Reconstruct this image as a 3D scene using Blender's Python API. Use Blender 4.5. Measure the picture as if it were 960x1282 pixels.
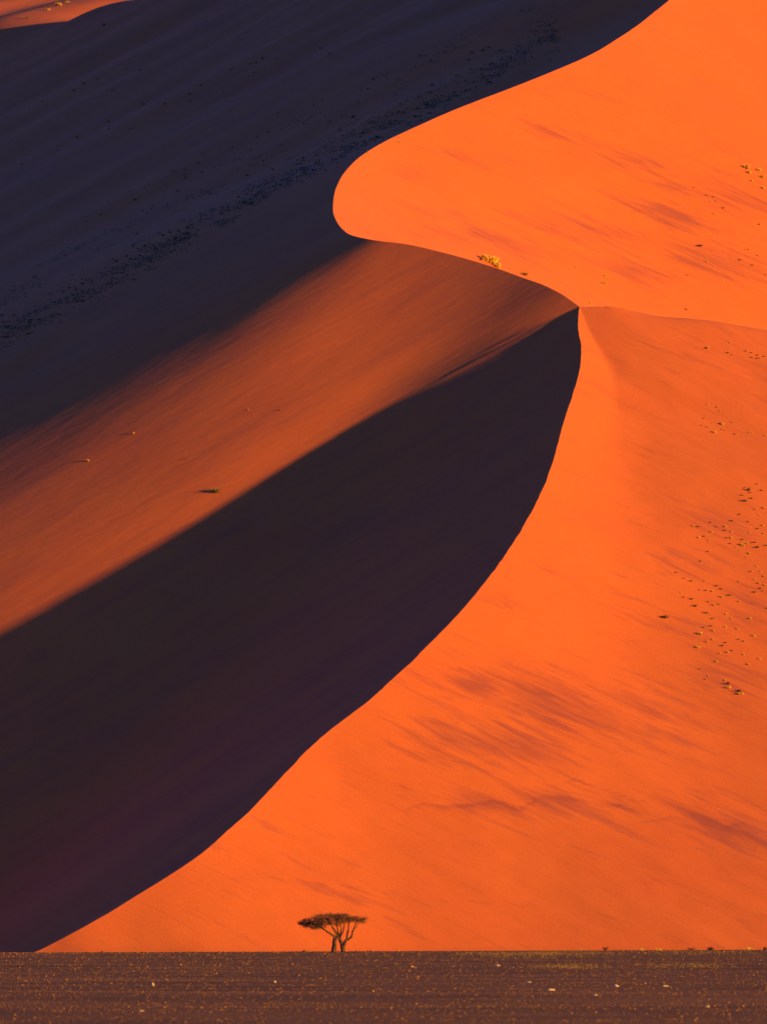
import bpy, bmesh, math, random
import numpy as np

for o in list(bpy.data.objects):
    bpy.data.objects.remove(o)
random.seed(7)
rng = np.random.default_rng(7)
S = bpy.context.scene
COL = S.collection

# ------------------------------------------------------------------ camera
EYE = 1.6
K = 1e-4                                   # radians per photograph pixel (a long telephoto lens)
PITCH = math.atan((1182 - 641) * K)
cam_d = bpy.data.cameras.new('camera')
cam = bpy.data.objects.new('camera', cam_d)
COL.objects.link(cam)
cam.location = (0, 0, EYE)
cam.rotation_euler = (math.pi / 2 + PITCH, 0, 0)
cam_d.sensor_fit = 'VERTICAL'
cam_d.sensor_height = 36
cam_d.sensor_width = 27
cam_d.lens = 36 / (1282 * K)
cam_d.clip_start = 1
cam_d.clip_end = 40000
cam_d.dof.use_dof = True
cam_d.dof.focus_distance = 1500
cam_d.dof.aperture_fstop = 5.6
S.camera = cam

# ------------------------------------------------------------------ light
SUN = np.array([1.0, -0.44, 0.142])
SUN /= np.linalg.norm(SUN)
w = bpy.data.worlds.new('World')
S.world = w
w.use_nodes = True
wn = w.node_tree
wn.nodes.clear()
sky = wn.nodes.new('ShaderNodeTexSky')
sky.sky_type = 'NISHITA'
sky.sun_disc = False
sky.sun_elevation = math.asin(SUN[2])
sky.sun_rotation = math.atan2(SUN[0], SUN[1])
sky.air_density = 1.0
sky.dust_density = 0.2
sky.ozone_density = 2.0
hs = wn.nodes.new('ShaderNodeHueSaturation')
hs.inputs['Saturation'].default_value = 1.15
bg = wn.nodes.new('ShaderNodeBackground')
bg.inputs[1].default_value = 0.065
wo = wn.nodes.new('ShaderNodeOutputWorld')
wn.links.new(sky.outputs[0], hs.inputs['Color'])
tint = wn.nodes.new('ShaderNodeMix'); tint.data_type = 'RGBA'; tint.blend_type = 'MULTIPLY'
tint.inputs[0].default_value = 1.0; tint.inputs[7].default_value = (0.40, 0.78, 2.6, 1)
wn.links.new(hs.outputs[0], tint.inputs[6])
wn.links.new(tint.outputs[2], bg.inputs[0])
wn.links.new(bg.outputs[0], wo.inputs[0])

ld = bpy.data.lights.new('sun', 'SUN')
ld.energy = 5.0
ld.angle = math.radians(0.53)
ld.color = (1.0, 0.61, 0.04)
lo = bpy.data.objects.new('sun', ld)
COL.objects.link(lo)
from mathutils import Vector
lo.rotation_euler = Vector(SUN).to_track_quat('Z', 'Y').to_euler()
lo.location = (600, 1500, 600)

S.view_settings.view_transform = 'Standard'
S.view_settings.look = 'None'
S.view_settings.exposure = 0.94
S.view_settings.gamma = 1
S.render.engine = 'CYCLES'
S.cycles.max_bounces = 4
S.cycles.diffuse_bounces = 2

# ------------------------------------------------------------------ helpers
def ray(px, py):
    X = (px - 480) * K
    Y = (641 - py) * K
    c, s = math.cos(PITCH), math.sin(PITCH)
    return np.array([X, c - s * Y, s + c * Y])

def at(px, py, y):
    d = ray(px, py)
    return np.array([0, 0, EYE]) + d * (y / d[1])

def pchip(xk, yk, x):
    xk = np.asarray(xk, float); yk = np.asarray(yk, float)
    h = np.diff(xk); m = np.diff(yk) / h
    d = np.zeros_like(yk)
    d[0], d[-1] = m[0], m[-1]
    for i in range(1, len(xk) - 1):
        if m[i - 1] * m[i] > 0:
            w1 = 2 * h[i] + h[i - 1]; w2 = h[i] + 2 * h[i - 1]
            d[i] = (w1 + w2) / (w1 / m[i - 1] + w2 / m[i])
    i = np.clip(np.searchsorted(xk, x) - 1, 0, len(h) - 1)
    t = (x - xk[i]) / h[i]
    return ((1 + 2 * t) * (1 - t) ** 2 * yk[i] + t * (1 - t) ** 2 * h[i] * d[i]
            + t * t * (3 - 2 * t) * yk[i + 1] + t * t * (t - 1) * h[i] * d[i + 1])

def spline(tk, pk, t):
    """natural C1 Catmull-Rom on non-uniform knots"""
    tk = np.asarray(tk, float); pk = np.asarray(pk, float)
    m = np.gradient(pk, tk, axis=0)
    i = np.clip(np.searchsorted(tk, t) - 1, 0, len(tk) - 2)
    h = (tk[i + 1] - tk[i])
    s = (t - tk[i]) / h
    a = lambda q: q[:, None] if pk.ndim > 1 else q
    return (a((1 + 2 * s) * (1 - s) ** 2) * pk[i] + a(s * (1 - s) ** 2 * h) * m[i]
            + a(s * s * (3 - 2 * s)) * pk[i + 1] + a(s * s * (s - 1) * h) * m[i + 1])

def vnoise(x, y, seed=0):
    """gradient noise, about -1..1"""
    xi = np.floor(x).astype(np.int64); yi = np.floor(y).astype(np.int64)
    xf = x - xi; yf = y - yi
    def g(ix, iy, fx, fy):
        h = (ix * 374761393 + iy * 668265263 + seed * 974711) & 0xffffffff
        h = ((h ^ (h >> 13)) * 1274126177) & 0xffffffff
        h = h ^ (h >> 16)
        a = (h & 0xffff) / 65536.0 * 2 * np.pi
        return np.cos(a) * fx + np.sin(a) * fy
    u = xf * xf * xf * (xf * (xf * 6 - 15) + 10); v = yf * yf * yf * (yf * (yf * 6 - 15) + 10)
    n0 = g(xi, yi, xf, yf) * (1 - u) + g(xi + 1, yi, xf - 1, yf) * u
    n1 = g(xi, yi + 1, xf, yf - 1) * (1 - u) + g(xi + 1, yi + 1, xf - 1, yf - 1) * u
    return (n0 * (1 - v) + n1 * v) * 1.5

def fbm(x, y, seed=0, oct=3):
    r = 0; a = 1.0
    for k in range(oct):
        r = r + a * vnoise(x * 2 ** k, y * 2 ** k, seed + k * 17); a *= 0.5
    return r

def smax(a, b, k):
    k = np.maximum(k, 1e-3)
    return np.maximum(a, b) + np.maximum(k - np.abs(a - b), 0) ** 2 / (4 * k)

def sstep(a, b, x):
    t = np.clip((x - a) / (b - a), 0, 1)
    return t * t * (3 - 2 * t)

# ------------------------------------------------------------------ the dune's crest line, in metres
# one sinuous crest: from the toe up to the knee, back to the left, then away to the right
CR = [  # photograph column, row, distance
    (45, 1192, 1600), (100, 1163, 1609), (160, 1128, 1618), (240, 1077, 1632), (300, 1027, 1651), (350, 976, 1669),
    (400, 925, 1689), (460, 878, 1707), (510, 833, 1724), (560, 783, 1744), (600, 738, 1764), (640, 682, 1789),
    (670, 632, 1812), (690, 583, 1837), (705, 530, 1864), (718, 490, 1885), (726, 455, 1904), (727, 430, 1918),
    (723, 405, 1931), (725, 384, 1943), (702, 368, 1951), (680, 357, 1958), (655, 348, 1965), (625, 337, 1973), (590, 326, 1981),
    (550, 315, 1989), (510, 306, 1996), (470, 301, 2002), (445, 296, 2010), (428, 286, 2027), (419, 272, 2045),
    (417, 255, 2067), (421, 235, 2091), (432, 215, 2115), (450, 197, 2136), (480, 178, 2158), (520, 159, 2179),
    (570, 137, 2203), (640, 110, 2231), (690, 90, 2251), (740, 68, 2273), (775, 47, 2295), (800, 30, 2313),
    (820, 14, 2330), (837, 0, 2344)]
NODE = 19
def even_climb(m, n):
    # distances along the first n points so that the crest climbs steadily at slope m
    P = [at(*CR[0])]
    for c in CR[1:n + 1]:
        lo_, hi_ = P[-1][1] + 0.5, P[-1][1] + 220
        for _ in range(40):
            mid = (lo_ + hi_) / 2
            q = at(c[0], c[1], mid)
            if (q[2] - P[-1][2]) / math.hypot(q[0] - P[-1][0], mid - P[-1][1]) > m: lo_ = mid
            else: hi_ = mid
        P.append(at(c[0], c[1], lo_))
    return P
m0, m1 = 0.30, 0.60
for _ in range(40):
    mm = (m0 + m1) / 2
    if even_climb(mm, NODE)[-1][1] > 1943: m0 = mm
    else: m1 = mm
cp = np.array(even_climb(mm, NODE) + [at(*c) for c in CR[NODE + 1:]])
cp[NODE] = at(725, 384, 1943)
lead = np.array([[cp[0, 0] - 12, 1585, -7.0], [cp[0, 0] - 28, 1555, -22.0]])[::-1]
tail = np.array([[90, 2368, 289], [97.5, 2398, 303], [106, 2430, 317], [115, 2462, 324], [125, 2510, 324], [134, 2590, 318], [145, 2700, 312], [155, 2900, 300]])  # crest out of view, raised so that it shades the far slope
cp = np.vstack([lead, cp, tail])
NODE += 2
arc = np.concatenate([[0], np.cumsum(np.linalg.norm(np.diff(cp[:, :2], axis=0), axis=1))])
def crest_part(t0, t1, step):
    t = np.arange(t0, t1, step)
    return np.vstack([spline(arc, cp, t)])
# two splines that meet in a sharp corner at the node
def dense(a, b, step=0.25):
    tk = arc[a:b + 1]
    t = np.append(np.arange(tk[0], tk[-1], step), tk[-1])
    return spline(tk, cp[a:b + 1], t)
CA = dense(0, NODE)
CB = dense(NODE, len(cp) - 1)
crest = np.vstack([CA, CB[1:]])
cy = np.maximum.accumulate(crest[:, 1] + np.arange(len(crest)) * 1e-6)
def wob(y):
    # wind-cut irregularity of the crest
    a = np.where(y < 1943, 0.26, 0.10) * np.clip(np.abs(y - 1943) / 12, 0, 1) * (.45 + .9 * np.abs(vnoise(y / 37.0, y * 0 + .6, 12)))
    return a * (vnoise(y / 11.0, y * 0 + .3, 5) * 1.0 + .55 * vnoise(y / 3.7, y * 0 + .7, 8) + .35 * vnoise(y / 1.7, y * 0 + .2, 9))
def xc(y): return np.interp(y, cy, crest[:, 0]) + wob(y)
def unwob(x, y):
    return x - wob(y) * np.exp(-np.abs(x - xc(y)) / 3.0)
def zc(y): return np.interp(y, cy, crest[:, 2])

SP = np.array([at(725, 384, 1943), at(762, 383.6, 1945), at(800, 385.5, 1947), at(870, 391, 1950), at(960, 401, 1952), at(1060, 416, 1952), at(1250, 460, 1945), at(1600, 600, 1920)])
sa = np.concatenate([[0], np.cumsum(np.linalg.norm(np.diff(SP[:, :2], axis=0), axis=1))])
SPUR = spline(sa, SP, np.arange(0, sa[-1], 0.5))

def env(x, y, C, phi, L, ratio, stride=16, lean=0.0):
    """highest sand surface of the given side slope that hangs from a crest line; slope eases off with distance"""
    x = np.asarray(x, np.float64).ravel(); y = np.asarray(y, np.float64).ravel()
    out = np.empty(len(x)); dist = np.empty(len(x))
    phi = np.broadcast_to(phi, (len(C),)) if np.ndim(phi) else np.full(len(C), phi)
    ci = np.arange(0, len(C), stride)
    def f(d, ph, dy): return (ph - lean * dy / np.maximum(d, .01)) * (ratio * d + (1 - ratio) * L * (1 - np.exp(-d / L)))
    for a in range(0, len(x), 40000):
        xa = x[a:a + 40000]; ya = y[a:a + 40000]
        best = np.full(len(xa), -1e9); bi = np.zeros(len(xa), int); bd = np.zeros(len(xa))
        for i in ci:
            d = np.hypot(xa - C[i, 0], ya - C[i, 1])
            v = C[i, 2] - f(d, phi[i], ya - C[i, 1])
            m = v > best
            best[m] = v[m]; bi[m] = i; bd[m] = d[m]
        for st in (stride // 2, stride // 4, stride // 8, 1) if stride >= 16 else (2, 1):
            b0 = bi.copy()
            for s in (-1, 1):
                j = np.clip(b0 + s * st, 0, len(C) - 1)
                d = np.hypot(xa - C[j, 0], ya - C[j, 1])
                v = C[j, 2] - f(d, phi[j], ya - C[j, 1])
                m = v > best
                best[m] = v[m]; bi[m] = j[m]; bd[m] = d[m]
        out[a:a + 40000] = best; dist[a:a + 40000] = bd
    return out, dist

PHI_B = np.interp(CB[:, 1], [1943, 1985, 2020], [0.52, 0.47, 0.42])

def far_slope(x, y):
    z = 150 + 0.38 * (x + 97) + 0.22 * (y - 2030) - 0.12 * np.maximum(0, x) - 0.35 * np.maximum(0, x - 38)
    z += 0.5 * np.maximum(0, y - 3180)
    # long low swells running up to the right
    q = (x * 0.55 + (y - 2030) * -0.32)
    z += 2.4 * fbm(q / 20, (x * .5 + y * .5) / 160, 31, 3)
    # a shoulder at the upper left turns towards the sun
    t = sstep(2925, 3005, y + 0.45 * (x + 87))
    z -= t * 0.31 * np.maximum(x + 130, -60)
    yv = 2030 + np.clip(x + 97, -150, 160) * 2.09
    z -= 0.9 * np.maximum(0, yv - 25 - y)
    return z - 1.5

def left_z(x, y):
    x = unwob(x, y)
    a, da = env(x, y, CA, 0.60, 400, 1.0)
    b, db = env(x, y, CB, PHI_B, 160, 0.95, lean=0.150)
    d = np.minimum(da, db)
    z = smax(a, b, np.minimum(d * 0.25, 10))
    c = far_slope(x, y)
    zz = smax(z, c, np.minimum(np.clip(d - 6, 0, None) * 0.35, 9))
    return zz, d, c > z

def right_z(x, y):
    x = unwob(x, y)
    a, da = env(x, y, CA, 0.66, 60, 0.77)
    s, ds = env(x, y, SPUR, 0.52, 160, 0.92, 8)
    b, db = env(x, y, CB, 0.53, 200, 0.85, lean=0.22)
    d = np.minimum(da, db)
    e = np.minimum(d, ds)
    z = smax(a, s, 5 * sstep(0, 40, e))
    z = smax(z, b, np.minimum(d * 0.3, 12) * sstep(1930, 1970, y))
    return z, d

def relief(x, y, z, d, left):
    """wind relief: swells, oblique drifts"""
    f = np.clip((d - 0.5) / 12, 0, 1)
    u = 0.9 * x - 0.42 * z; v = 0.42 * x + 0.9 * z
    r = 0.30 * f * fbm(u / 38, v / 9, 3, 4) + 1.1 * np.clip((d - 5) / 40, 0, 1) * fbm(u / 90, v / 42, 9, 2)
    ul = 0.8 * x + 0.6 * z; vl = -0.6 * x + 0.8 * z
    l = 0.028 * f * fbm(ul / 50, vl / 5, 13, 3) + 0.5 * np.clip((d - 5) / 40, 0, 1) * fbm(ul / 90, vl / 30, 19, 2)
    return np.where(left, l, r)

def plain_z(x, y):
    z = 0.55 * sstep(500, 1120, y) - 1.6 * sstep(1180, 1420, y)
    z = z + 0.22 * np.clip(x / 55, -1.2, 1.2) * sstep(700, 1120, y)
    z = z + 0.05 * fbm(x / 60, y / 34, 71, 3) + 0.012 * fbm(x / 7, y / 9, 77, 2)
    return z

# ------------------------------------------------------------------ materials
def mat(name):
    m = bpy.data.materials.new(name)
    m.use_nodes = True
    nt = m.node_tree
    b = nt.nodes['Principled BSDF']
    b.inputs['Specular IOR Level'].default_value = 0.05
    b.inputs['Roughness'].default_value = 0.95
    return m, nt, b

def N(nt, t, **kw):
    n = nt.nodes.new(t)
    for k, v in kw.items(): setattr(n, k, v)
    return n

def ramp(nt, stops):
    r = N(nt, 'ShaderNodeValToRGB')
    e = r.color_ramp.elements
    while len(e) < len(stops): e.new(0.5)
    for q, (p, c) in zip(e, stops):
        q.position = p; q.color = (*c, 1) if len(c) == 3 else c
    return r

def mixc(nt, fac, a, b, mode='MIX'):
    m = N(nt, 'ShaderNodeMix', data_type='RGBA', blend_type=mode)
    for s, v in ((m.inputs[0], fac), (m.inputs[6], a), (m.inputs[7], b)):
        if hasattr(v, 'is_linked') or hasattr(v, 'links'): nt.links.new(v, s)
        elif isinstance(v, (int, float)): s.default_value = v
        else: s.default_value = (*v, 1)
    return m.outputs[2]

SAND = (0.60, 0.102, 0.016)
SAND_DARK = (0.32, 0.060, 0.030)
SAND_PALE = (0.66, 0.134, 0.016)

def sand_mat(name, ang, streak, amount):
    """iron-red sand with darker heavy-mineral streaks drawn out along the wind"""
    m, nt, b = mat(name)
    L = nt.links
    geo = N(nt, 'ShaderNodeNewGeometry')
    mp = N(nt, 'ShaderNodeMapping', vector_type='POINT')
    mp.inputs['Rotation'].default_value = (0, ang, 0)
    L.new(geo.outputs['Position'], mp.inputs['Vector'])
    sc = N(nt, 'ShaderNodeMapping')
    sc.inputs['Scale'].default_value = streak
    L.new(mp.outputs[0], sc.inputs['Vector'])
    n1 = N(nt, 'ShaderNodeTexNoise'); n1.inputs['Scale'].default_value = 1; n1.inputs['Detail'].default_value = 8; n1.inputs['Roughness'].default_value = .70; n1.inputs['Distortion'].default_value = .5
    L.new(sc.outputs[0], n1.inputs['Vector'])
    b.inputs['Specular IOR Level'].default_value = 0.22
    at_ = N(nt, 'ShaderNodeAttribute', attribute_name='heavy_sand_and_edge_shade')
    # threshold moves with the heavy sand lying there and the painted shade of drift edges
    md = N(nt, 'ShaderNodeMath', operation='MULTIPLY_ADD'); md.inputs[1].default_value = 0.25; md.inputs[2].default_value = -0.08
    L.new(at_.outputs['Fac'], md.inputs[0])
    ad = N(nt, 'ShaderNodeMath', operation='ADD'); L.new(n1.outputs['Fac'], ad.inputs[0]); L.new(md.outputs[0], ad.inputs[1])
    r = ramp(nt, [(0.48, (0, 0, 0)), (0.74, (1, 1, 1))]); L.new(ad.outputs[0], r.inputs[0])
    am = N(nt, 'ShaderNodeMath', operation='MULTIPLY'); am.inputs[1].default_value = amount; L.new(r.outputs[0], am.inputs[0])
    n2 = N(nt, 'ShaderNodeTexNoise'); n2.inputs['Scale'].default_value = .035; n2.inputs['Detail'].default_value = 5
    L.new(mp.outputs[0], n2.inputs['Vector'])
    base = mixc(nt, n2.outputs['Fac'], SAND, SAND_PALE)
    n3 = N(nt, 'ShaderNodeTexNoise'); n3.inputs['Scale'].default_value = 2.6; n3.inputs['Detail'].default_value = 4
    L.new(geo.outputs['Position'], n3.inputs['Vector'])
    g = ramp(nt, [(.3, (.91, .91, .91)), (.7, (1.08, 1.08, 1.08))]); L.new(n3.outputs['Fac'], g.inputs[0])
    base = mixc(nt, 1.0, base, g.outputs[0], 'MULTIPLY')
    col = mixc(nt, am.outputs[0], base, SAND_DARK)
    L.new(col, b.inputs['Base Color'])
    # wind ripples and grain
    n4 = N(nt, 'ShaderNodeTexNoise'); n4.inputs['Scale'].default_value = 1.0; n4.inputs['Detail'].default_value = 6; n4.inputs['Roughness'].default_value = .6
    s4 = N(nt, 'ShaderNodeMapping'); s4.inputs['Scale'].default_value = (streak[0] * 3, .3, streak[2] * 3)
    L.new(mp.outputs[0], s4.inputs['Vector']); L.new(s4.outputs[0], n4.inputs['Vector'])
    bp = N(nt, 'ShaderNodeBump'); bp.inputs['Strength'].default_value = .3; bp.inputs['Distance'].default_value = .25
    L.new(n4.outputs['Fac'], bp.inputs['Height'])
    n5 = N(nt, 'ShaderNodeTexNoise'); n5.inputs['Scale'].default_value = 2.2; n5.inputs['Detail'].default_value = 3
    L.new(geo.outputs['Position'], n5.inputs['Vector'])
    bp2 = N(nt, 'ShaderNodeBump'); bp2.inputs['Strength'].default_value = .12; bp2.inputs['Distance'].default_value = .035
    L.new(n5.outputs['Fac'], bp2.inputs['Height']); L.new(bp.outputs[0], bp2.inputs['Normal'])
    L.new(bp2.outputs[0], b.inputs['Normal'])
    return m

M_WIND = sand_mat('windward_sand', math.radians(-25), (.055, .03, .55), .8)
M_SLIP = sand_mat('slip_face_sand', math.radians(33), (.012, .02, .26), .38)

# ------------------------------------------------------------------ dune mesh
def link_mesh(name, verts, faces, mats, smooth=True):
    me = bpy.data.meshes.new(name)
    verts = np.asarray(verts, np.float32); faces = np.asarray(faces, np.int32)
    n = faces.shape[1]
    me.vertices.add(len(verts)); me.vertices.foreach_set('co', verts.ravel())
    me.loops.add(faces.size); me.loops.foreach_set('vertex_index', faces.ravel())
    me.polygons.add(len(faces))
    me.polygons.foreach_set('loop_start', np.arange(0, faces.size, n, dtype=np.int32))
    me.polygons.foreach_set('loop_total', np.full(len(faces), n, np.int32))
    if smooth: me.polygons.foreach_set('use_smooth', np.ones(len(faces), bool))
    me.update(calc_edges=True)
    for m in mats: me.materials.append(m)
    o = bpy.data.objects.new(name, me)
    COL.objects.link(o)
    return o

# wind rounds everything off except the crest itself: a blurred copy of the surface takes over away from it
HB = 1.5
bx_ = np.arange(-262, 275, HB); by_ = np.arange(1545, 3415, HB)
BX, BY = np.meshgrid(bx_, by_)
bl = (BX < xc(BY)).ravel()
BZ = np.empty(BX.size)
BZ[bl] = left_z(BX.ravel()[bl], BY.ravel()[bl])[0]
BZ[~bl] = right_z(BX.ravel()[~bl], BY.ravel()[~bl])[0]
BZ = BZ.reshape(BX.shape)
gk = np.exp(-0.5 * (np.arange(-9, 10) * HB / 4.0) ** 2); gk /= gk.sum()
BP = np.pad(BZ, 9, mode='reflect', reflect_type='odd')
BP = sum(gk[k] * BP[k:k + BZ.shape[0]] for k in range(19))
BZ = sum(gk[k] * BP[:, k:k + BZ.shape[1]] for k in range(19))
def blurred(x, y):
    fx = (x - bx_[0]) / HB; fy = (y - by_[0]) / HB
    ix = np.clip(fx.astype(int), 1, len(bx_) - 3); iy = np.clip(fy.astype(int), 1, len(by_) - 3)
    fx = fx - ix; fy = fy - iy
    def cw(t): return (-.5 * t + t * t - .5 * t ** 3, 1 - 2.5 * t * t + 1.5 * t ** 3, .5 * t + 2 * t * t - 1.5 * t ** 3, -.5 * t * t + .5 * t ** 3)
    wx = cw(fx); wy = cw(fy); out = 0
    for a in range(4):
        for b in range(4):
            out = out + wy[a] * wx[b] * BZ[iy + a - 1, ix + b - 1]
    return out
rows = np.concatenate([np.arange(1560, 1940, 0.9), np.arange(1940, 2015, 0.35), np.arange(2015, 2300, 0.8), np.arange(2300, 2760, 1.8), np.arange(2760, 3400, 3.0)])
NL, NR = 300, 260
tl = np.linspace(0, 1, NL + 1)[::-1] ** 1.35
tr = np.linspace(0, 1, NR + 1)[1:] ** 1.35
X0, X1 = -240.0, 250.0
cxr = xc(rows)
XX = np.concatenate([cxr[:, None] + (X0 - cxr)[:, None] * tl[None], cxr[:, None] + (X1 - cxr)[:, None] * tr[None]], 1)
YY = np.repeat(rows[:, None], XX.shape[1], 1)
nr, nc = XX.shape
sh = XX.shape
li = np.zeros(sh, bool); li[:, :NL + 1] = True
x = XX.ravel(); y = YY.ravel(); lf = li.ravel()
z = np.empty(len(x)); d = np.empty(len(x)); far = np.zeros(len(x), bool)
z[lf], d[lf], far[lf] = left_z(x[lf], y[lf])
z[~lf], d[~lf] = right_z(x[~lf], y[~lf])
ic = np.arange(nr) * nc + NL
d[ic] = 0
wb = sstep(7, 22, d)
z = z * (1 - wb) + wb * blurred(x, y)
z = z + relief(x, y, z, d, lf)
# small sand slides running down from the knee
p0 = np.array([46.0, 1935.0]); dr_ = np.array([-0.80, -0.60])
u_ = (x - p0[0]) * dr_[0] + (y - p0[1]) * dr_[1]; v_ = -(x - p0[0]) * dr_[1] + (y - p0[1]) * dr_[0]
sl = np.zeros(len(x))
for vj in (-7.5, -5.8, -4.6, -3.1, -2.0, -.6, .7, 2.2, 3.4, 5.0):
    wj = rng.uniform(.45, .9); aj = rng.uniform(.05, .13); l0 = rng.uniform(1, 6); l1 = rng.uniform(20, 44)
    sl += aj * np.exp(-((v_ - vj - .02 * u_ * vj) / wj) ** 2) * sstep(l0, l0 + 6, u_) * (1 - sstep(l1 - 12, l1, u_))
z = z + np.where(lf, sl * np.clip(d / 2, 0, 1), 0)
z[ic] = zc(rows)
z = smax(z, np.full_like(z, -2.5), 4)
ZG = z.reshape(nr, nc)
verts = np.stack([x, y, z], 1)
idx = np.arange(nr * nc).reshape(nr, nc)
quads = np.stack([idx[:-1, :-1], idx[:-1, 1:], idx[1:, 1:], idx[1:, :-1]], -1).reshape(-1, 4)
qleft = np.broadcast_to(np.arange(nc - 1)[None] < NL, (nr - 1, nc - 1)).ravel()
qfar = far[quads].all(1) & qleft

def grid_z(px_, py_):
    """height of the finished dune mesh"""
    c = xc(py_)
    left = px_ < c
    t = np.where(left, (c - px_) / (c - X0), (px_ - c) / (X1 - c))
    t = np.clip(t, 0, 1) ** (1 / 1.35)
    col = np.where(left, NL * (1 - t), NL + t * NR)
    row = np.interp(py_, rows, np.arange(nr))
    c0 = np.clip(col.astype(int), 0, nc - 2); r0 = np.clip(row.astype(int), 0, nr - 2)
    fc = col - c0; fr = row - r0
    return ((ZG[r0, c0] * (1 - fc) + ZG[r0, c0 + 1] * fc) * (1 - fr) + (ZG[r0 + 1, c0] * (1 - fc) + ZG[r0 + 1, c0 + 1] * fc) * fr)

def hit(px, py, y0=1560, y1=3390):
    """where the line of sight through a point of the photograph meets the sand"""
    ys = np.arange(y0, y1, 1.0)
    d = ray(px, py)
    p = np.array([0, 0, EYE])[None] + d[None] * (ys / d[1])[:, None]
    z = grid_z(p[:, 0], p[:, 1])
    k = np.nonzero(z >= p[:, 2])[0]
    if len(k) == 0: return None
    k = k[0]
    yb = ys[k]
    if k > 0:
        a0 = z[k - 1] - p[k - 1, 2]; a1 = z[k] - p[k, 2]
        yb = ys[k - 1] + (0 - a0) / (a1 - a0)
    q = np.array([0, 0, EYE]) + d * (yb / d[1])
    return q

# heavier, darker sand lies in patches (positions on the dune)
PATCH = [  # column, row of the patch's middle, half length, half height in photograph pixels, strength
    (600, 855, 60, 25, 1.0), (700, 880, 110, 45, .9), (560, 930, 60, 30, .8), (640, 935, 110, 30, .9), (800, 880, 90, 40, .55), (820, 920, 70, 25, .6),
    (600, 1008, 70, 14, .9), (700, 1005, 90, 22, 1.0), (800, 1020, 60, 20, .6), (910, 1040, 70, 25, .9), (860, 1000, 60, 22, .5),
    (690, 165, 40, 12, .8), (580, 195, 50, 12, .7), (640, 210, 40, 10, .6), (520, 215, 40, 14, .6), (800, 210, 60, 14, .8), (840, 235, 50, 14, .7),
    (620, 300, 90, 16, .8), (560, 275, 60, 12, .5), (740, 290, 90, 22, .8), (840, 270, 80, 20, .8), (920, 250, 60, 22, .9), (890, 330, 80, 25, .9), (800, 340, 80, 16, .6),
    (690, 710, 25, 10, .35), (640, 750, 30, 10, .3), (860, 700, 60, 25, .5), (900, 660, 60, 20, .6), (930, 760, 50, 40, .5), (870, 790, 50, 20, .6), (900, 850, 60, 35, .6),
    (760, 500, 40, 10, .25), (860, 440, 90, 20, .3), (840, 620, 60, 15, .3), (440, 1125, 150, 6, .6), (300, 1085, 80, 8, .35)]
hv = np.zeros(len(x))
qx = 480 + x / y / K                       # position across and up the slope, in the same units at every distance
cE, sE = math.cos(PITCH), math.sin(PITCH)
qy = 641 - ((z - EYE) * cE - y * sE) / (y * cE + (z - EYE) * sE) / K
for (a, b_, ra, rb, s) in PATCH:
    dx = (qx - a); dy = (qy - b_)
    an = math.radians(14)
    u = dx * math.cos(an) + dy * math.sin(an); v = -dx * math.sin(an) + dy * math.cos(an)
    hv = np.maximum(hv, s * np.exp(-((u / ra) ** 2 + (v / rb) ** 2) * 1.1))
# thin wavy edges of small drifts, their shade put into the sand colour
LINES = [([(498, 1016), (530, 1006), (560, 1010), (590, 1007), (625, 1003), (650, 1012), (680, 997), (720, 1000), (745, 1006), (775, 1008), (805, 1017)], 1.3, .9),
         ([(850, 1016), (880, 1024), (905, 1037), (922, 1031), (955, 1054), (990, 1070)], 1.8, .8),
         ([(320, 1097), (380, 1103), (440, 1110), (500, 1118), (560, 1128), (620, 1131), (680, 1136)], 1.5, .55),
         ([(560, 852), (600, 862), (640, 880), (690, 900), (735, 925)], 1.6, .6), ([(690, 985), (720, 975), (760, 990), (790, 1003), (820, 1000)], 1.2, .6),
         ([(770, 1012), (800, 1030), (835, 1024), (870, 1042)], 1.2, .5), ([(500, 935), (540, 945), (590, 958), (640, 975)], 1.3, .5)]
ln = np.zeros(len(x))
for pl, wd, s in LINES:
    px_, py_ = np.array(pl, float).T
    yy = np.interp(qx, px_, py_) + 1.6 * vnoise(qx / 14, qx * 0 + .4, int(px_[0]))
    en = sstep(px_[0] - 5, px_[0] + 25, qx) * (1 - sstep(px_[-1] - 25, px_[-1] + 5, qx))
    dv = qy - yy
    ln = np.maximum(ln, s * en * np.where(dv < 0, np.exp(-(dv / wd) ** 2), np.exp(-dv / (wd * 3.2))) * (.55 + .6 * np.abs(vnoise(qx / 30, qx * 0 + .8, 7))))
ln[lf] = 0
hv = hv + 1.2 * ln
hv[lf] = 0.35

def sub_mesh(name, qmask, kind_label):
    q = quads[qmask]
    used = np.unique(q)
    remap = np.full(len(verts), -1, np.int64); remap[used] = np.arange(len(used))
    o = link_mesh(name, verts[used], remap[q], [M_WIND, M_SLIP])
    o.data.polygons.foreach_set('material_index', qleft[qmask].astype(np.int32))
    a = o.data.attributes.new('heavy_sand_and_edge_shade', 'FLOAT', 'POINT')
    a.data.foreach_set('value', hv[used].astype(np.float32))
    # the crest is a sharp edge: split the shading there
    e = o.data.edges
    ev = np.empty(len(e) * 2, np.int32); e.foreach_get('vertices', ev); ev = ev.reshape(-1, 2)
    isc = np.zeros(len(verts), bool); isc[ic[rows > 1640]] = True
    c = isc[used]
    sharp = c[ev[:, 0]] & c[ev[:, 1]]
    sa_ = o.data.attributes.new('sharp_edge', 'BOOLEAN', 'EDGE')
    sa_.data.foreach_set('value', sharp)
    o['kind'] = 'structure'
    o['label'] = kind_label[0]; o['category'] = kind_label[1]
    return o
dune = sub_mesh('sand_dune', ~qfar, ('huge orange sand dune with a sharp winding crest and a dark shaded left face', 'dune'))
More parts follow.
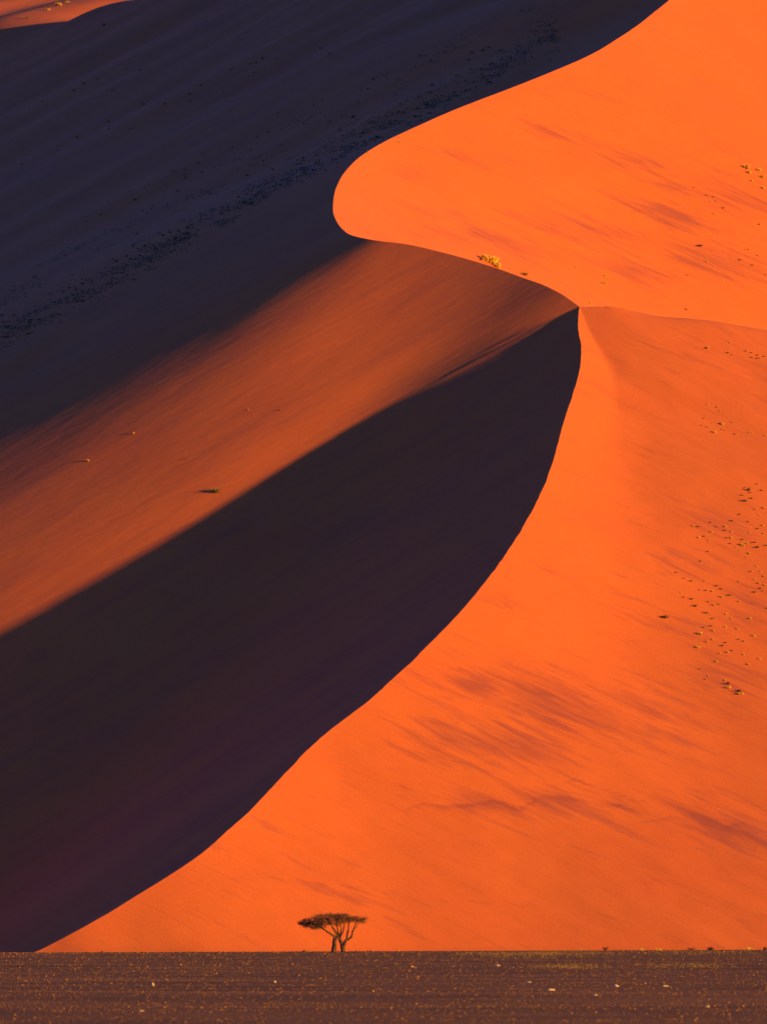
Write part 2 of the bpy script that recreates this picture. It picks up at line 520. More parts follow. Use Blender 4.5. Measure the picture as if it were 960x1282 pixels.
fard = sub_mesh('far_dune', qfar, ('far dune slope in deep shade with strips of scrub, top left', 'dune'))

# ------------------------------------------------------------------ gravel plain
def gravel_mat():
    m, nt, b = mat('gravel_ground')
    L = nt.links
    geo = N(nt, 'ShaderNodeNewGeometry')
    n = N(nt, 'ShaderNodeTexNoise'); n.inputs['Scale'].default_value = .06; n.inputs['Detail'].default_value = 7
    L.new(geo.outputs['Position'], n.inputs['Vector'])
    r = ramp(nt, [(.35, (.16, .060, .010)), (.55, (.25, .092, .014)), (.72, (.35, .125, .02))])
    L.new(n.outputs['Fac'], r.inputs[0])
    n2 = N(nt, 'ShaderNodeTexNoise'); n2.inputs['Scale'].default_value = 9; n2.inputs['Detail'].default_value = 4
    L.new(geo.outputs['Position'], n2.inputs['Vector'])
    r2 = ramp(nt, [(.3, (.6, .6, .6)), (.7, (1.25, 1.25, 1.25))]); L.new(n2.outputs['Fac'], r2.inputs[0])
    L.new(mixc(nt, 1.0, r.outputs[0], r2.outputs[0], 'MULTIPLY'), b.inputs['Base Color'])
    bp = N(nt, 'ShaderNodeBump'); bp.inputs['Strength'].default_value = .6; bp.inputs['Distance'].default_value = .05
    L.new(n2.outputs['Fac'], bp.inputs['Height']); L.new(bp.outputs[0], b.inputs['Normal'])
    return m
gy_ = np.concatenate([[-3000, -500, 0, 80], np.arange(120, 1500, 4.0), [1600, 2000, 3000, 6000, 15000]])
gx_ = np.concatenate([[-15000, -4000, -1000, -400], np.arange(-150, 151, 2.5), [400, 1000, 4000, 15000]])
GX, GY = np.meshgrid(gx_, gy_)
GZ = plain_z(GX.ravel(), GY.ravel())
gi = np.arange(GX.size).reshape(GX.shape)
gq = np.stack([gi[:-1, :-1], gi[:-1, 1:], gi[1:, 1:], gi[1:, :-1]], -1).reshape(-1, 4)
plain = link_mesh('gravel_plain', np.stack([GX.ravel(), GY.ravel(), GZ], 1), gq, [gravel_mat()])
plain['kind'] = 'structure'; plain['label'] = 'flat brown gravel plain in front of the dune'; plain['category'] = 'ground'

# ------------------------------------------------------------------ builders for the things
class MB:
    """collects tubes, leaves and lumps and links them as ONE mesh object"""
    def __init__(self): self.v = []; self.f = []; self.mi = []
    def tube(self, pts, rad, n=6, mi=0):
        pts = [Vector(p) for p in pts]
        b = len(self.v)
        for i, p in enumerate(pts):
            t = (pts[min(i + 1, len(pts) - 1)] - pts[max(i - 1, 0)]).normalized()
            u = t.cross(Vector((0.31, 0.92, 0.2))).normalized(); w_ = t.cross(u)
            for k in range(n):
                a = 2 * math.pi * k / n
                q = p + (u * math.cos(a) + w_ * math.sin(a)) * rad[i]
                self.v.append(tuple(q))
        for i in range(len(pts) - 1):
            for k in range(n):
                self.f.append((b + i * n + k, b + i * n + (k + 1) % n, b + (i + 1) * n + (k + 1) % n, b + (i + 1) * n + k)); self.mi.append(mi)
        self.f.append(tuple(b + k for k in range(n))[::-1]); self.mi.append(mi)
        self.f.append(tuple(b + (len(pts) - 1) * n + k for k in range(n))); self.mi.append(mi)
    def leaf(self, c, s, up=0.3, mi=0, asp=0.55):
        d = Vector((random.gauss(0, 1), random.gauss(0, 1), random.gauss(0, 1) + up)).normalized()
        e = d.cross(Vector((random.gauss(0, 1), random.gauss(0, 1), random.gauss(0, 1)))).normalized()
        c = Vector(c); b = len(self.v)
        for p in (c - d * s, c + e * s * asp, c + d * s, c - e * s * asp): self.v.append(tuple(p))
        self.f.append((b, b + 1, b + 2, b + 3)); self.mi.append(mi)
    def lump(self, c, r, seed, mi=0, sub=2):
        bm = bmesh.new()
        bmesh.ops.create_icosphere(bm, subdivisions=sub, radius=1)
        rr = random.Random(seed); ph = [rr.uniform(0, 6) for _ in range(6)]
        b = len(self.v)
        for v in bm.verts:
            p = v.co
            k = 1 + .16 * math.sin(3 * p.x + ph[0]) + .14 * math.sin(4 * p.y + ph[1]) + .12 * math.sin(3.5 * p.z + ph[2]) + rr.uniform(-.05, .05)
            self.v.append((c[0] + p.x * k * r[0], c[1] + p.y * k * r[1], c[2] + p.z * k * r[2]))
        for f in bm.faces: self.f.append(tuple(b + v.index for v in f.verts)); self.mi.append(mi)
        bm.free()
    def mesh(self, name, mats):
        me = bpy.data.meshes.new(name)
        me.from_pydata(self.v, [], self.f)
        for m in mats: me.materials.append(m)
        me.polygons.foreach_set('material_index', self.mi)
        return me
    def build(self, name, mats, parent=None, loc=(0, 0, 0)):
        o = bpy.data.objects.new(name, self.mesh(name, mats)); COL.objects.link(o)
        o.location = loc
        if parent: o.parent = parent
        return o

def tag(o, label=None, cat=None, group=None, kind=None):
    for k, v in (('label', label), ('category', cat), ('group', group), ('kind', kind)):
        if v: o[k] = v

def plant_mat(name, a, b_, scale=6.0):
    m, nt, b = mat(name)
    geo = N(nt, 'ShaderNodeNewGeometry')
    n = N(nt, 'ShaderNodeTexNoise'); n.inputs['Scale'].default_value = scale; n.inputs['Detail'].default_value = 2
    nt.links.new(geo.outputs['Position'], n.inputs['Vector'])
    r = ramp(nt, [(.35, a), (.65, b_)]); nt.links.new(n.outputs['Fac'], r.inputs[0])
    nt.links.new(r.outputs[0], b.inputs['Base Color'])
    b.inputs['Roughness'].default_value = .8
    return m
M_BARK = plant_mat('acacia_bark', (.055, .026, .018), (.14, .062, .034), 4)
M_TWIG = plant_mat('thorn_twigs', (.085, .038, .022), (.22, .098, .045), 1.2)
M_GREEN = plant_mat('shrub_leaves', (.035, .055, .012), (.10, .11, .02), 2)
M_OLIVE = plant_mat('olive_shrub_leaves', (.09, .09, .018), (.24, .20, .03), 2)
M_GOLD = plant_mat('dry_grass_blades', (.55, .28, .03), (.78, .46, .06), 2)
M_DEAD = plant_mat('dead_brush_twigs', (.035, .022, .014), (.10, .06, .03), 2)

# ------------------------------------------------------------------ the lone acacia
TY = 1085.0
TS = K * TY
tx0 = (424 - 480) * TS
tz0 = float(plain_z(np.array([tx0]), np.array([TY]))[0])
tree = bpy.data.objects.new('acacia_tree', None); COL.objects.link(tree)
tree.location = (tx0, TY, tz0 - 0.05)
tag(tree, 'lone flat-topped acacia tree with two trunks standing on the gravel plain', 'tree')
def tp(px, py, dy=0.0): return Vector(((px - 424) * TS, dy, (1190.5 - py) * TS))
def limb(pts, r0, r1, mb, sub=5):
    """smooth crooked limb through the given points"""
    P = np.array([tuple(p) for p in pts]); t = np.concatenate([[0], np.cumsum(np.linalg.norm(np.diff(P, axis=0), axis=1))])
    q = np.linspace(0, t[-1], (len(pts) - 1) * sub + 1)
    C = spline(t, P, q)
    C[1:-1] += rng.normal(0, .03, (len(C) - 2, 3))
    mb.tube(C, [r0 + (r1 - r0) * (k / (len(C) - 1)) ** .8 for k in range(len(C))], 7)
    return C
m1 = MB()
limb([tp(418.0, 1191.5, .1), tp(418.6, 1182, .05), tp(419.6, 1174), tp(422, 1171)], .36, .26, m1)
trunk1 = m1.build('trunk', [M_BARK], tree)
m2 = MB()
limb([tp(429.8, 1191.5, -.2), tp(429.0, 1184, -.1), tp(427.2, 1178), tp(425, 1173.5)], .34, .24, m2)
limb([tp(429.2, 1186, -.1), tp(431, 1180, -.1), tp(434, 1174.5, 0)], .27, .2, m2)
trunk2 = m2.build('trunk', [M_BARK], tree)
mb = MB()
B = []
for pts, r0, r1 in [
    ([tp(421, 1172), tp(413, 1166.8, .2), tp(406, 1162, .4), tp(398, 1157.5, .6), tp(388, 1154, .7)], .20, .04),
    ([tp(421, 1172), tp(411, 1165, -1.2), tp(400, 1157, -2.2), tp(392, 1152, -2.8)], .17, .04),
    ([tp(413, 1166.8, .2), tp(404, 1160, 1.4), tp(396, 1154, 2.6)], .12, .03),
    ([tp(424, 1172), tp(419, 1163, .2), tp(413.5, 1155, .5), tp(409, 1148, .9)], .18, .04),
    ([tp(424, 1172), tp(417, 1161, -1), tp(411, 1151, -2.2)], .14, .03),
    ([tp(425, 1173), tp(423, 1164, .3), tp(422, 1155, .8), tp(420, 1146, 1.2)], .16, .04),
    ([tp(425, 1173), tp(429.5, 1164, -.3), tp(431, 1155, -1.0), tp(428, 1147, -1.8)], .15, .04),
    ([tp(434, 1174.8), tp(436, 1162, .3), tp(437.5, 1152, .7), tp(440, 1147, 1)], .16, .04),
    ([tp(433.5, 1175), tp(439, 1172.2), tp(442, 1164, -.2), tp(445.5, 1155, -.5), tp(450, 1149, -.8)], .18, .04),
    ([tp(442, 1164, -.2), tp(447, 1157, .8), tp(453, 1151, 1.4)], .09, .03),
    ([tp(425, 1172), tp(427, 1160, 1.5), tp(425, 1149, 2.8)], .13, .03),
]:
    B.append(limb(pts, r0, r1, mb))
limbs = mb.build('limb', [M_BARK], tree)
ends = np.vstack([b[len(b) // 2:] for b in B])
# crown: flat umbrella of fine thorny twigs, thick on the left, gappy towards the right
def crown_z(px):
    top = np.interp(px, [375, 382, 388, 401, 415, 432, 437, 441, 449, 458], [1152, 1148.5, 1147, 1142.8, 1142, 1142.8, 1146, 1145.5, 1145, 1148])
    bot = np.interp(px, [375, 380, 391, 401, 413, 426, 433, 440, 452, 458], [1153, 1157, 1161.5, 1159.5, 1156, 1157, 1150.5, 1152, 1155, 1150])
    return top, bot
cl = MB(); cr_ = MB()
def crown_cluster(px, py, dy, target, n, rad):
    c = tp(px, py, dy)
    j = int(np.argmin(((ends - np.array(c)) ** 2).sum(1) + 0.3 * np.maximum(0, ends[:, 2] - c.z) ** 2))
    e = Vector(ends[j])
    mid = (e + c) / 2 + Vector((random.gauss(0, .12), random.gauss(0, .12), random.uniform(-.15, .05)))
    target.tube([e, mid, c], [.028, .02, .012], 4)
    for _ in range(n):
        p = c + Vector((random.gauss(0, rad), random.gauss(0, rad), random.gauss(0, rad * .42)))
        target.leaf(p, random.uniform(.05, .12), .2, 1, random.uniform(.2, .5))
    for _ in range(4):
        q = c + Vector((random.gauss(0, rad * 1.3), random.gauss(0, rad * 1.3), random.gauss(0.05, rad * .5)))
        target.tube([c, (c + q) / 2 + Vector((0, 0, random.uniform(-.03, .06))), q], [.014, .010, .005], 3)
for i in range(330):
    u = random.random()
    px = 376 + 60 * u ** (.95)
    if px > 436: continue
    top, bot = crown_z(px)
    hw = 3.4 * math.sqrt(max(0.12, 1 - ((px - 409) / 35) ** 2))
    dy = random.uniform(-hw, hw)
    f = random.random() ** (.8 if px < 402 else 1.5)
    crown_cluster(px, top + random.gauss(.2, .7) + (bot - top) * f + abs(dy) * .15, dy, cl, 20 if px < 404 else 13, .28 if px > 384 else .20)
for i in range(55):
    px = random.uniform(435, 457)
    top, bot = crown_z(px)
    hw = 1.9 * math.sqrt(max(0.05, 1 - ((px - 446) / 12) ** 2))
    crown_cluster(px, top + (bot - top) * random.random() ** 1.4, random.uniform(-hw, hw) + .3, cr_, 17, .26)
cl.build('crown', [M_BARK, M_TWIG], tree)
cr_.build('crown', [M_BARK, M_TWIG], tree)

# ------------------------------------------------------------------ shrubs on the sand
def shrub_mesh(name, kind, seed):
    """bushy shrub one metre across: stems, twigs and many small leaves in uneven clumps"""
    random.seed(seed); mb = MB()
    lm = {'green': M_GREEN, 'olive': M_OLIVE, 'gold': M_GOLD, 'dead': M_DEAD}[kind]
    ncl = random.randint(6, 9)
    for k in range(ncl):
        a = random.uniform(0, 6.28); rr = random.uniform(.05, .40)
        c = Vector((rr * math.cos(a), rr * math.sin(a), random.uniform(.12, .52) * (1.1 - rr)))
        mb.tube([(0, 0, -.15), c * .5 + Vector((0, 0, -.04)), c], [.03, .02, .010], 4, 1)
        if kind == 'gold':
            for _ in range(26):
                b = Vector((c.x * .8 + random.gauss(0, .06), c.y * .8 + random.gauss(0, .06), -.05))
                t = b + Vector((random.gauss(0, .13), random.gauss(0, .13), random.uniform(.25, .6)))
                s = Vector((random.gauss(0, 1), random.gauss(0, 1), 0)).normalized() * random.uniform(.012, .03)
                i = len(mb.v)
                for p in (b - s, b + s, t + s * .4, t - s * .4): mb.v.append(tuple(p))
                mb.f.append((i, i + 1, i + 2, i + 3)); mb.mi.append(0)
        elif kind == 'dead':
            for _ in range(14):
                q = c + Vector((random.gauss(0, .2), random.gauss(0, .2), random.gauss(.05, .14)))
                mb.tube([c * .6, (c + q) / 2, q], [.022, .015, .008], 3, 0)
        else:
            R = random.uniform(.10, .19)
            for _ in range(44):
                p = c + Vector((random.gauss(0, R), random.gauss(0, R), random.gauss(0, R * .7)))
                if p.z < -.05: p.z = abs(p.z)
                mb.leaf(p, random.uniform(.03, .075), .3, 0, .6)
    return mb.mesh(name, [lm, M_BARK])
VAR = {k: [shrub_mesh('shrub_' + k, k, 100 + 7 * i + len(k)) for i in range(4)] for k in ('green', 'olive', 'gold', 'dead')}
NAME = {'green': ('desert_shrub', 'shrub'), 'olive': ('desert_shrub', 'shrub'), 'gold': ('grass_tuft', 'grass tuft'), 'dead': ('dead_brush', 'dead shrub')}
random.seed(11)
def plant(px, py, wpx, kind, label, group=None, hk=1.0, name=None):
    if kind == 'gold': wpx *= 1.3; hk *= 1.1
    p = hit(px, py)
    if p is None: return None
    nm, cat = NAME[kind]
    o = bpy.data.objects.new(name or nm, random.choice(VAR[kind])); COL.objects.link(o)
    s = wpx * K * p[1] * random.uniform(.95, 1.1)
    o.location = (p[0], p[1], p[2] - .02 * s)
    o.scale = (s, s * .9, s * hk)
    o.rotation_euler = (random.uniform(-.1, .1), random.uniform(-.1, .1), random.uniform(0, 6.28))
    tag(o, label, cat, group)
    return o

# shrubs with a look or a place of their own
for a in [
    (614, 329, 20, 'gold', 'biggest golden bush, on the sharp crest left of the knee in the dune', None, .6),
    (606, 325, 11, 'gold', 'pale yellow clump at the left end of the golden bush on the crest', None, .9),
    (623, 335, 11, 'gold', 'low golden clump at the right end of the big bush on the crest', None, .8),
    (657, 345, 9, 'olive', 'small round olive bush alone on the crest, right of the golden bush', None, 1.0),
    (601, 325.5, 6, 'dead', 'dark twiggy scrap on the crest at the foot of the golden bush', None, .6),
    (739, 380, 7, 'gold', 'flat golden tuft just above the point where the two crests meet', None, .45),
    (759, 346, 6, 'gold', 'upper of two pale tufts on the lit slope above the knee', None, .6),
    (755, 355, 6, 'gold', 'lower of two pale tufts on the lit slope above the knee', None, .6),
    (270.6, 616.5, 11, 'olive', 'lone yellow green bush with a long shadow on the dim red slope', None, 1.0),
    (109.7, 577.5, 4, 'gold', 'small pale tuft, farthest left on the dim red slope', None, .9),
    (167, 543, 3, 'gold', 'tiny tuft on the dim red slope, up and right of the leftmost tuft', None, .9),
    (349, 514, 3.5, 'dead', 'dark scrap of brush high on the middle of the dim red slope', None, .8),
    (311, 513.5, 2, 'gold', 'pale speck of grass left of the dark brush on the dim red slope', None, .8),
    (233, 575, 2.2, 'dead', 'faint twig tuft on the dim red slope between lone bush and left tuft', None, .8),
    (369, 588, 2.5, 'dead', 'faint twig tuft on the dim red slope close to the shadow edge', None, .6),
    (831.5, 774, 11, 'green', 'widest dark green bush, alone at the left of the lit scrub belt', None, .55),
    (876, 309, 9, 'green', 'wide green and yellow bush on the far lit slope, with bare streaks around', None, .6),
    (871, 308, 4, 'dead', 'dark dry scrap against the left side of the wide green bush', None, .7),
    (904.3, 261, 4.5, 'green', 'small green bush on the far lit slope above the wide green one', None, .8),
    (934.4, 211, 7, 'gold', 'tallest golden bush near the right edge of the far lit slope', None, 1.0),
    (936.5, 217, 6, 'gold', 'golden clump directly below the tallest one at the right edge', None, .9),
    (949.8, 214, 6, 'gold', 'golden clump right of the tallest one, close to the picture edge', None, .8),
    (953.4, 222, 6.5, 'gold', 'low broad golden clump at the picture edge, below two others', None, .6),
    (940, 227, 4, 'gold', 'small golden tuft below the tallest golden bush', None, .7),
    (954, 236, 6, 'gold', 'lowest golden clump of the bright cluster at the right edge', None, .6),
    (883, 436.5, 5, 'green', 'dark bush with a bright tuft beside it under the level ridge', None, .7),
    (886, 436, 3.5, 'gold', 'bright tuft touching the dark bush under the level ridge', None, .9),
    (909.8, 442, 5.5, 'green', 'flat dark bush right of the bright tuft under the level ridge', None, .5),
    (915.6, 444.5, 3.5, 'dead', 'small dry scrap at the right of the flat dark bush', None, .6),
    (904.4, 532, 6, 'gold', 'big golden tuft amid a loose group halfway down the red slope', None, .7),
    (900.6, 531, 4.5, 'dead', 'dark brush touching the left of the big golden tuft', None, .7),
    (893.8, 541.5, 5, 'gold', 'golden tuft at the lower end of the loose group on the red slope', None, .5),
    (936.7, 614.5, 6.5, 'green', 'tall olive green bush topping the scrub belt at the right edge', None, 1.2),
    (931.7, 628, 6, 'green', 'ragged dark bush below the tall one at the top of the scrub belt', None, .9),
    (915, 652.5, 6, 'green', 'flat green bush in the middle of the upper scrub belt', None, .5),
    (873.3, 660, 5.5, 'green', 'flat dark green bush at the left end of the upper scrub belt', None, .5),
    (947.5, 686, 7.5, 'green', 'large dark green bush at the right edge of the scrub belt', None, .65),
    (929, 683.5, 6, 'gold', 'bright golden tuft left of the large dark bush in the scrub belt', None, .8),
    (896.6, 734, 6.5, 'green', 'long low dark bush in the middle of the scrub belt', None, .5),
    (911.9, 746, 6, 'green', 'dark bush with a pale side, right of the long low dark bush', None, .7),
    (864.8, 750.5, 5.5, 'green', 'grey green bush, upper of a close pair at the left of the belt', None, .7),
    (869.9, 759.5, 5.5, 'green', 'rounded dark bush, lower of a close pair at the left of the belt', None, 1.0),
    (883, 768, 7, 'green', 'wide dark bush right below the close pair of bushes', None, .5),
    (876, 794.5, 6.5, 'gold', 'bright golden clump low on the left side of the scrub belt', None, .8),
    (871.8, 811, 8, 'gold', 'broad flat golden clump below the others at the belt\'s left edge', None, .4),
    (907.5, 805, 5.5, 'green', 'flat dark bush in the lower scrub belt, above a dark sand streak', None, .5),
    (910.4, 857, 7, 'dead', 'upper of two forked dark dead bushes at the foot of the scrub belt', None, 1.0),
    (924.3, 866.5, 7, 'dead', 'lower of two forked dark dead bushes at the foot of the scrub belt', None, .9),
    (911.9, 861.5, 7, 'gold', 'golden grass under the upper forked dead bush', None, .5),
    (926, 869, 8, 'gold', 'golden grass under the lower forked dead bush', None, .4),
]:
    plant(*a)

# the many small ones: each its own object, sharing a label only with those nothing tells apart
def scatter(pts, w, kind, label, group, hk=.7):
    for (px, py) in pts:
        plant(px, py, random.uniform(w[0], w[1]), kind, label, group, hk)
BELT1 = 'scattered shrubs in the upper scrub belt'
scatter([(931.7, 610.5), (928, 620.5), (939.7, 624.5), (946.7, 606.5), (952, 614.5), (925.3, 644.5), (935.8, 653.6), (946.7, 662.5), (888.8, 654.5), (895.8, 660), (906.7, 664.5), (880.8, 672), (908.3, 674), (928.3, 676), (913.3, 681), (885.3, 691), (958, 683.5), (940, 680), (944, 679.5), (938, 617)], (3, 4.6), 'green',
        'small dark green shrub in the upper scrub belt at the right edge', BELT1)
scatter([(866.7, 659), (874, 673.5), (890, 666.5), (915, 666.5), (936.7, 692.5), (955, 668.3), (938, 667.5), (906.7, 660), (954, 658.3), (955.8, 636.6), (945, 638), (915, 674), (950, 645), (926, 690), (888, 677), (921, 686), (934, 681)], (2.5, 4.2), 'gold',
        'small golden grass tuft in the upper scrub belt at the right edge', 'grass tufts in the upper scrub belt')
scatter([(876, 703), (845.5, 717.3), (855.4, 724.2), (902.4, 738), (883, 740), (874.7, 739), (855, 748), (885.9, 754), (890.7, 775), (889, 784.2), (958.6, 762), (880, 786), (924, 801), (930, 803.3), (903.4, 809), (875.4, 838), (881.7, 851), (915.5, 815), (943, 742), (951, 737), (899, 757), (864, 728)], (2.8, 4.8), 'green',
        'small dark green shrub in the lower scrub belt above the dead bushes', 'scattered shrubs in the lower scrub belt')
scatter([(852, 742), (890.7, 740.6), (882, 728), (909, 769.8), (892, 790), (925, 729), (936.7, 693.5), (922, 788), (943, 796.5), (925, 753.6), (947, 709), (906.8, 785.6), (944.7, 726), (933, 698), (884, 804.3), (891.5, 801), (896.6, 828.5), (910, 817), (907.5, 852), (936, 832), (950, 825), (886, 847), (930, 820), (952, 716), (956, 722), (949, 731), (955, 740), (957, 733), (940, 716), (903, 748), (893, 758), (915, 775), (938, 775), (901, 818)], (2.2, 4.4), 'gold',
        'small golden grass tuft in the lower scrub belt above the dead bushes', 'grass tufts in the lower scrub belt')
scatter([(932.5, 439.8), (939.4, 442), (946.9, 445), (947, 449), (940, 448), (956, 446.6)], (3, 4.2), 'dead', 'small dark brush scrap in the cluster under the level ridge at the right edge', 'brush scraps under the level ridge')
scatter([(913.8, 429.3), (935, 440.5), (950, 449)], (2.4, 3.6), 'gold', 'pale tuft near the brush scraps under the level ridge', 'tufts under the level ridge')
scatter([(877.5, 533), (884.4, 535), (888.8, 541), (906, 539), (919, 544), (880, 524)], (2.6, 4), 'dead', 'small dark scrap in the loose group halfway down the red slope', 'brush scraps on the red slope')
scatter([(886, 507), (900.6, 515), (957.5, 546), (937, 542), (898, 510), (890, 531), (903, 538), (916, 529), (940, 542)], (2, 3.4), 'gold', 'tiny golden tuft in the loose group halfway down the red slope', 'tufts on the red slope')
scatter([(882, 244.6), (894.6, 252), (949.4, 281.4), (931.5, 312.4), (936, 312.6), (947.4, 320.3), (925.5, 326), (941, 332.6), (956.7, 344.8), (892, 247)], (2.6, 4.2), 'dead', 'small dark scrap of brush on the far lit slope at the right', 'brush scraps on the far lit slope')
scatter([(889.7, 252.6), (884, 328), (869, 235), (951, 281), (897, 256), (720, 335), (703, 358), (775, 352), (893, 268), (898, 292), (885, 245), (860, 345), (905, 352)], (1.8, 3.4), 'gold', 'tiny pale tuft on the far lit slope behind the knee', 'tufts on the far lit slope')
plant(858, 388, 4, 'dead', 'thin dry scrap on the level ridge right of the knee', None, 1.0)
# the shaded side: scrub in the valley under the far dune
random.seed(5)
pts = []
line = [(0, 432), (120, 372), (240, 300), (330, 250), (400, 212), (440, 192), (520, 150), (600, 108), (680, 60)]
lx = [p[0] for p in line]; ly = [p[1] for p in line]
for i in range(120):
    px = random.uniform(2, 640)
    py = np.interp(px, lx, ly) + random.gauss(-10, 10) - (random.random() < .3) * random.uniform(0, 40)
    pts.append((px, py))
scatter(pts, (3, 7), 'green', 'dark shrub in the shaded valley between the dune and the far slope', 'shrubs in the shaded valley', .6)
cov = MB()
for i in range(5200):
    px = random.uniform(-20, 700)
    yc_ = np.interp(px, lx, ly)
    b_ = random.random()
    py = yc_ + random.gauss(-8, 8) if b_ < .62 else yc_ - 18 - 60 * random.random() ** 1.3
    if vnoise(np.array([px / 60.]), np.array([py / 9. + px / 30.]), 3)[0] < (-.15 if b_ < .62 else .12): continue
    if py < 2: continue
    q = hit(px, py, 1900, 3380)
    if q is None: continue
    for _k in range(4):
        cov.leaf((q[0] + random.gauss(0, .5), q[1] + random.gauss(0, .5), q[2] + random.uniform(.02, .2)), random.uniform(.10, .32), .6, 0, .6)
cvo = cov.build('ground_cover', [plant_mat('valley_scrub', (.030, .065, .045), (.055, .100, .060), .2)])
tag(cvo, 'dark green low scrub along the shaded valley between the dune and the far slope', 'ground cover', kind='stuff')
pts = []
for i in range(70):
    t = random.random(); b0 = random.choice([(20, 200, 470, 30), (60, 300, 560, 60), (0, 150, 400, 10), (150, 250, 640, 20)])
    pts.append((b0[0] + (b0[2] - b0[0]) * t, b0[1] + (b0[3] - b0[1]) * t + random.gauss(0, 8)))
scatter([p for p in pts if p[1] > 14], (2.5, 6), 'olive', 'faint shrub high on the dark far slope at the upper left', 'shrubs on the dark far slope', .6)
for a in [(35, 23, 6, 'olive', 'small bush at the edge of the dim light in the top left corner', None, .9),
          (131, 32, 6, 'olive', 'small bush on the shaded far slope below the lit corner', None, .9),
          (74, 7, 9, 'gold', 'brightest golden clump in the lit top left corner', None, .6),
          (60, 13, 7, 'gold', 'dim golden clump down and left of the brightest one in the corner', None, .5),
          (84, 3, 6, 'gold', 'golden clump at the picture top, right of the brightest one', None, .5)]:
    plant(*a)

# ------------------------------------------------------------------ gravel and small things on the plain
def gravel_stone_mat(name, lo, mid, hi):
    m, nt, b = mat(name)
    a = N(nt, 'ShaderNodeAttribute', attribute_name='tone')
    r = ramp(nt, [(0, lo), (.6, mid), (1, hi)])
    nt.links.new(a.outputs['Fac'], r.inputs[0]); nt.links.new(r.outputs[0], b.inputs['Base Color'])
    return m
bm = bmesh.new(); bmesh.ops.create_icosphere(bm, subdivisions=1, radius=1)
iv = np.array([v.co for v in bm.verts]); itf = np.array([[v.index for v in f.verts] for f in bm.faces]); bm.free()
NS = 44000
spy = 1189.5 + 97 * rng.random(NS) ** 0.9
yb = EYE / ((spy - 1182) * K)
yb = np.clip(yb, 150, 1160)
far_m = rng.random(NS) < .12
yb = np.where(far_m, 500 + 650 * rng.random(NS), yb)
spx = rng.uniform(-70, 1030, NS)
sx = (spx - 480) * K * yb
band = .5 + .5 * vnoise(np.log(yb) * 14, sx / 160, 55)
apx = np.exp(rng.normal(-0.22, .48, NS)) * (.6 + .6 * band)
siz = apx * K * yb * .5
sz_ = plain_z(sx, yb)
rot = rng.uniform(0, 6.28, NS)
sc3 = siz[:, None] * np.stack([rng.uniform(.8, 1.5, NS), rng.uniform(.8, 1.5, NS), rng.uniform(.5, .95, NS)], 1)
V = iv[None] * (1 + rng.uniform(-.22, .22, (NS, 12, 1))) * sc3[:, None, :]
cs, sn = np.cos(rot)[:, None], np.sin(rot)[:, None]
VX = V[..., 0] * cs - V[..., 1] * sn + sx[:, None]
VY = V[..., 0] * sn + V[..., 1] * cs + yb[:, None]
VZ = V[..., 2] + (sz_ + sc3[:, 2] * .25)[:, None]
GF = (itf[None] + (np.arange(NS) * 12)[:, None, None]).reshape(-1, 3)
gravel = link_mesh('gravel', np.stack([VX, VY, VZ], -1).reshape(-1, 3), GF, [gravel_stone_mat('gravel_stones', (.13, .050, .010), (.38, .145, .022), (.54, .25, .06))], smooth=False)
tone = np.clip(rng.beta(1.6, 3.2, NS) + .15 * (1 - band), 0, 1)
ta = gravel.data.attributes.new('tone', 'FLOAT', 'POINT'); ta.data.foreach_set('value', np.repeat(tone, 12).astype(np.float32))
tag(gravel, 'brown gravel and pebbles covering the plain', 'gravel', kind='stuff')

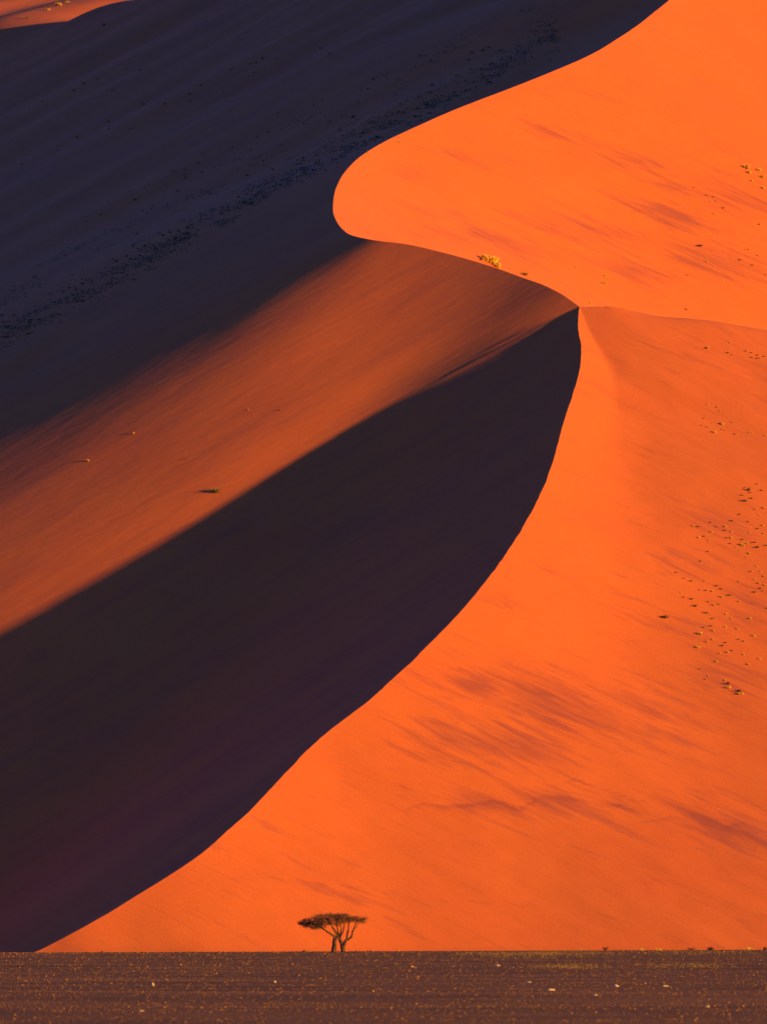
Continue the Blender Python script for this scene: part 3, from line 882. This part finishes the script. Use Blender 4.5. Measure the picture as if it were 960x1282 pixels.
M_PALE = plant_mat('pale_stone', (.34, .19, .09), (.52, .32, .16), 3)
random.seed(21)
for px, py, wp, hp, lab in [
    (689, 1240, 10, 4, 'flat pale stone on the gravel plain below the middle of the dune foot'),
    (770, 1235, 9, 4, 'pale stone on the gravel right of the flat pale stone'),
    (832, 1235, 8, 3, 'low pale stone on the gravel towards the right edge'),
    (884, 1261, 6, 4, 'small pale stone low in the gravel near the right edge'),
    (744, 1246, 8, 2.4, 'thin pale slab on the gravel between two pale stones'),
    (192, 1234, 5, 5, 'small bright stone on the gravel at the left'),
    (176, 1266, 9, 3, 'flat pale stone low in the gravel at the left'),
    (344, 1230, 5, 3, 'small orange stone on the gravel below the tree'),
    (622, 1210, 9, 4, 'low orange stone on the gravel right of the tree'),
    (660, 1230, 8, 3, 'low orange stone on the gravel above the flat pale stone')]:
    yy = EYE / ((py - 1182) * K)
    for _ in range(6):
        zz = float(plain_z(np.array([(px - 480) * K * yy]), np.array([yy]))[0]); yy = (EYE - zz) / ((py - 1182) * K)
    xx = (px - 480) * K * yy; u = K * yy
    m = MB(); m.lump((0, 0, 0), (wp * u / 2, wp * u / 2.4, hp * u * .62), px)
    o = m.build('pale_stone', [M_PALE], None, (xx, yy, zz + hp * u * .12))
    tag(o, lab, 'stone')
# low scrub along the far edge of the plain
for px, wp, hp, kind, lab in [
    (726, 5, 3, 'gold', 'pale tuft on the far edge of the plain, left of the dark scrub'),
    (757, 7, 6, 'dead', 'dark scrub on the far edge of the plain'),
    (803, 9, 4, 'gold', 'long low pale tuft on the far edge of the plain, right of the dark scrub'),
    (823, 10, 4, 'gold', 'second long pale tuft on the plain edge, touching the first'),
    (864, 10, 4, 'dead', 'low brown scrub on the plain edge, left of a wider brown one'),
    (886, 14, 5, 'dead', 'wide low brown scrub on the plain edge towards the right'),
    (937, 11, 5, 'gold', 'pale tuft on the plain edge near the right border'),
    (955, 8, 5, 'dead', 'brown scrub on the plain edge at the right border')]:
    yy = 1125.0; xx = (px - 480) * K * yy
    o = bpy.data.objects.new(NAME[kind][0], random.choice(VAR[kind])); COL.objects.link(o)
    o.location = (xx, yy, float(plain_z(np.array([xx]), np.array([yy]))[0])); o.scale = (wp * K * yy, wp * K * yy * .8, hp * K * yy * 1.5)
    tag(o, lab, NAME[kind][1])
# thin flush of dry grass far out on the plain
g = MB()
for (a, b_, ya, yb_, n) in [(555, 790, 930, 70, 700), (660, 770, 560, 30, 110), (800, 930, 580, 30, 90), (780, 960, 980, 60, 200)]:
    for _ in range(n):
        yy = random.gauss(ya, yb_); xx = (random.triangular(a, b_) - 480) * K * yy
        zz = float(plain_z(np.array([xx]), np.array([yy]))[0])
        for _k in range(3):
            bx = xx + random.gauss(0, .12); by = yy + random.gauss(0, .12); h = random.uniform(.05, .16)
            tx, ty = bx + random.gauss(0, .08), by + random.gauss(0, .08); wv = .02
            i = len(g.v); g.v += [(bx - wv, by, zz), (bx + wv, by, zz), (tx, ty, zz + h)]; g.f.append((i, i + 1, i + 2)); g.mi.append(0)
go = g.build('dry_grass', [plant_mat('plain_grass', (.22, .12, .03), (.34, .20, .05), .5)])
tag(go, 'thin yellow green grass in a strip along the far plain', 'grass', kind='stuff')
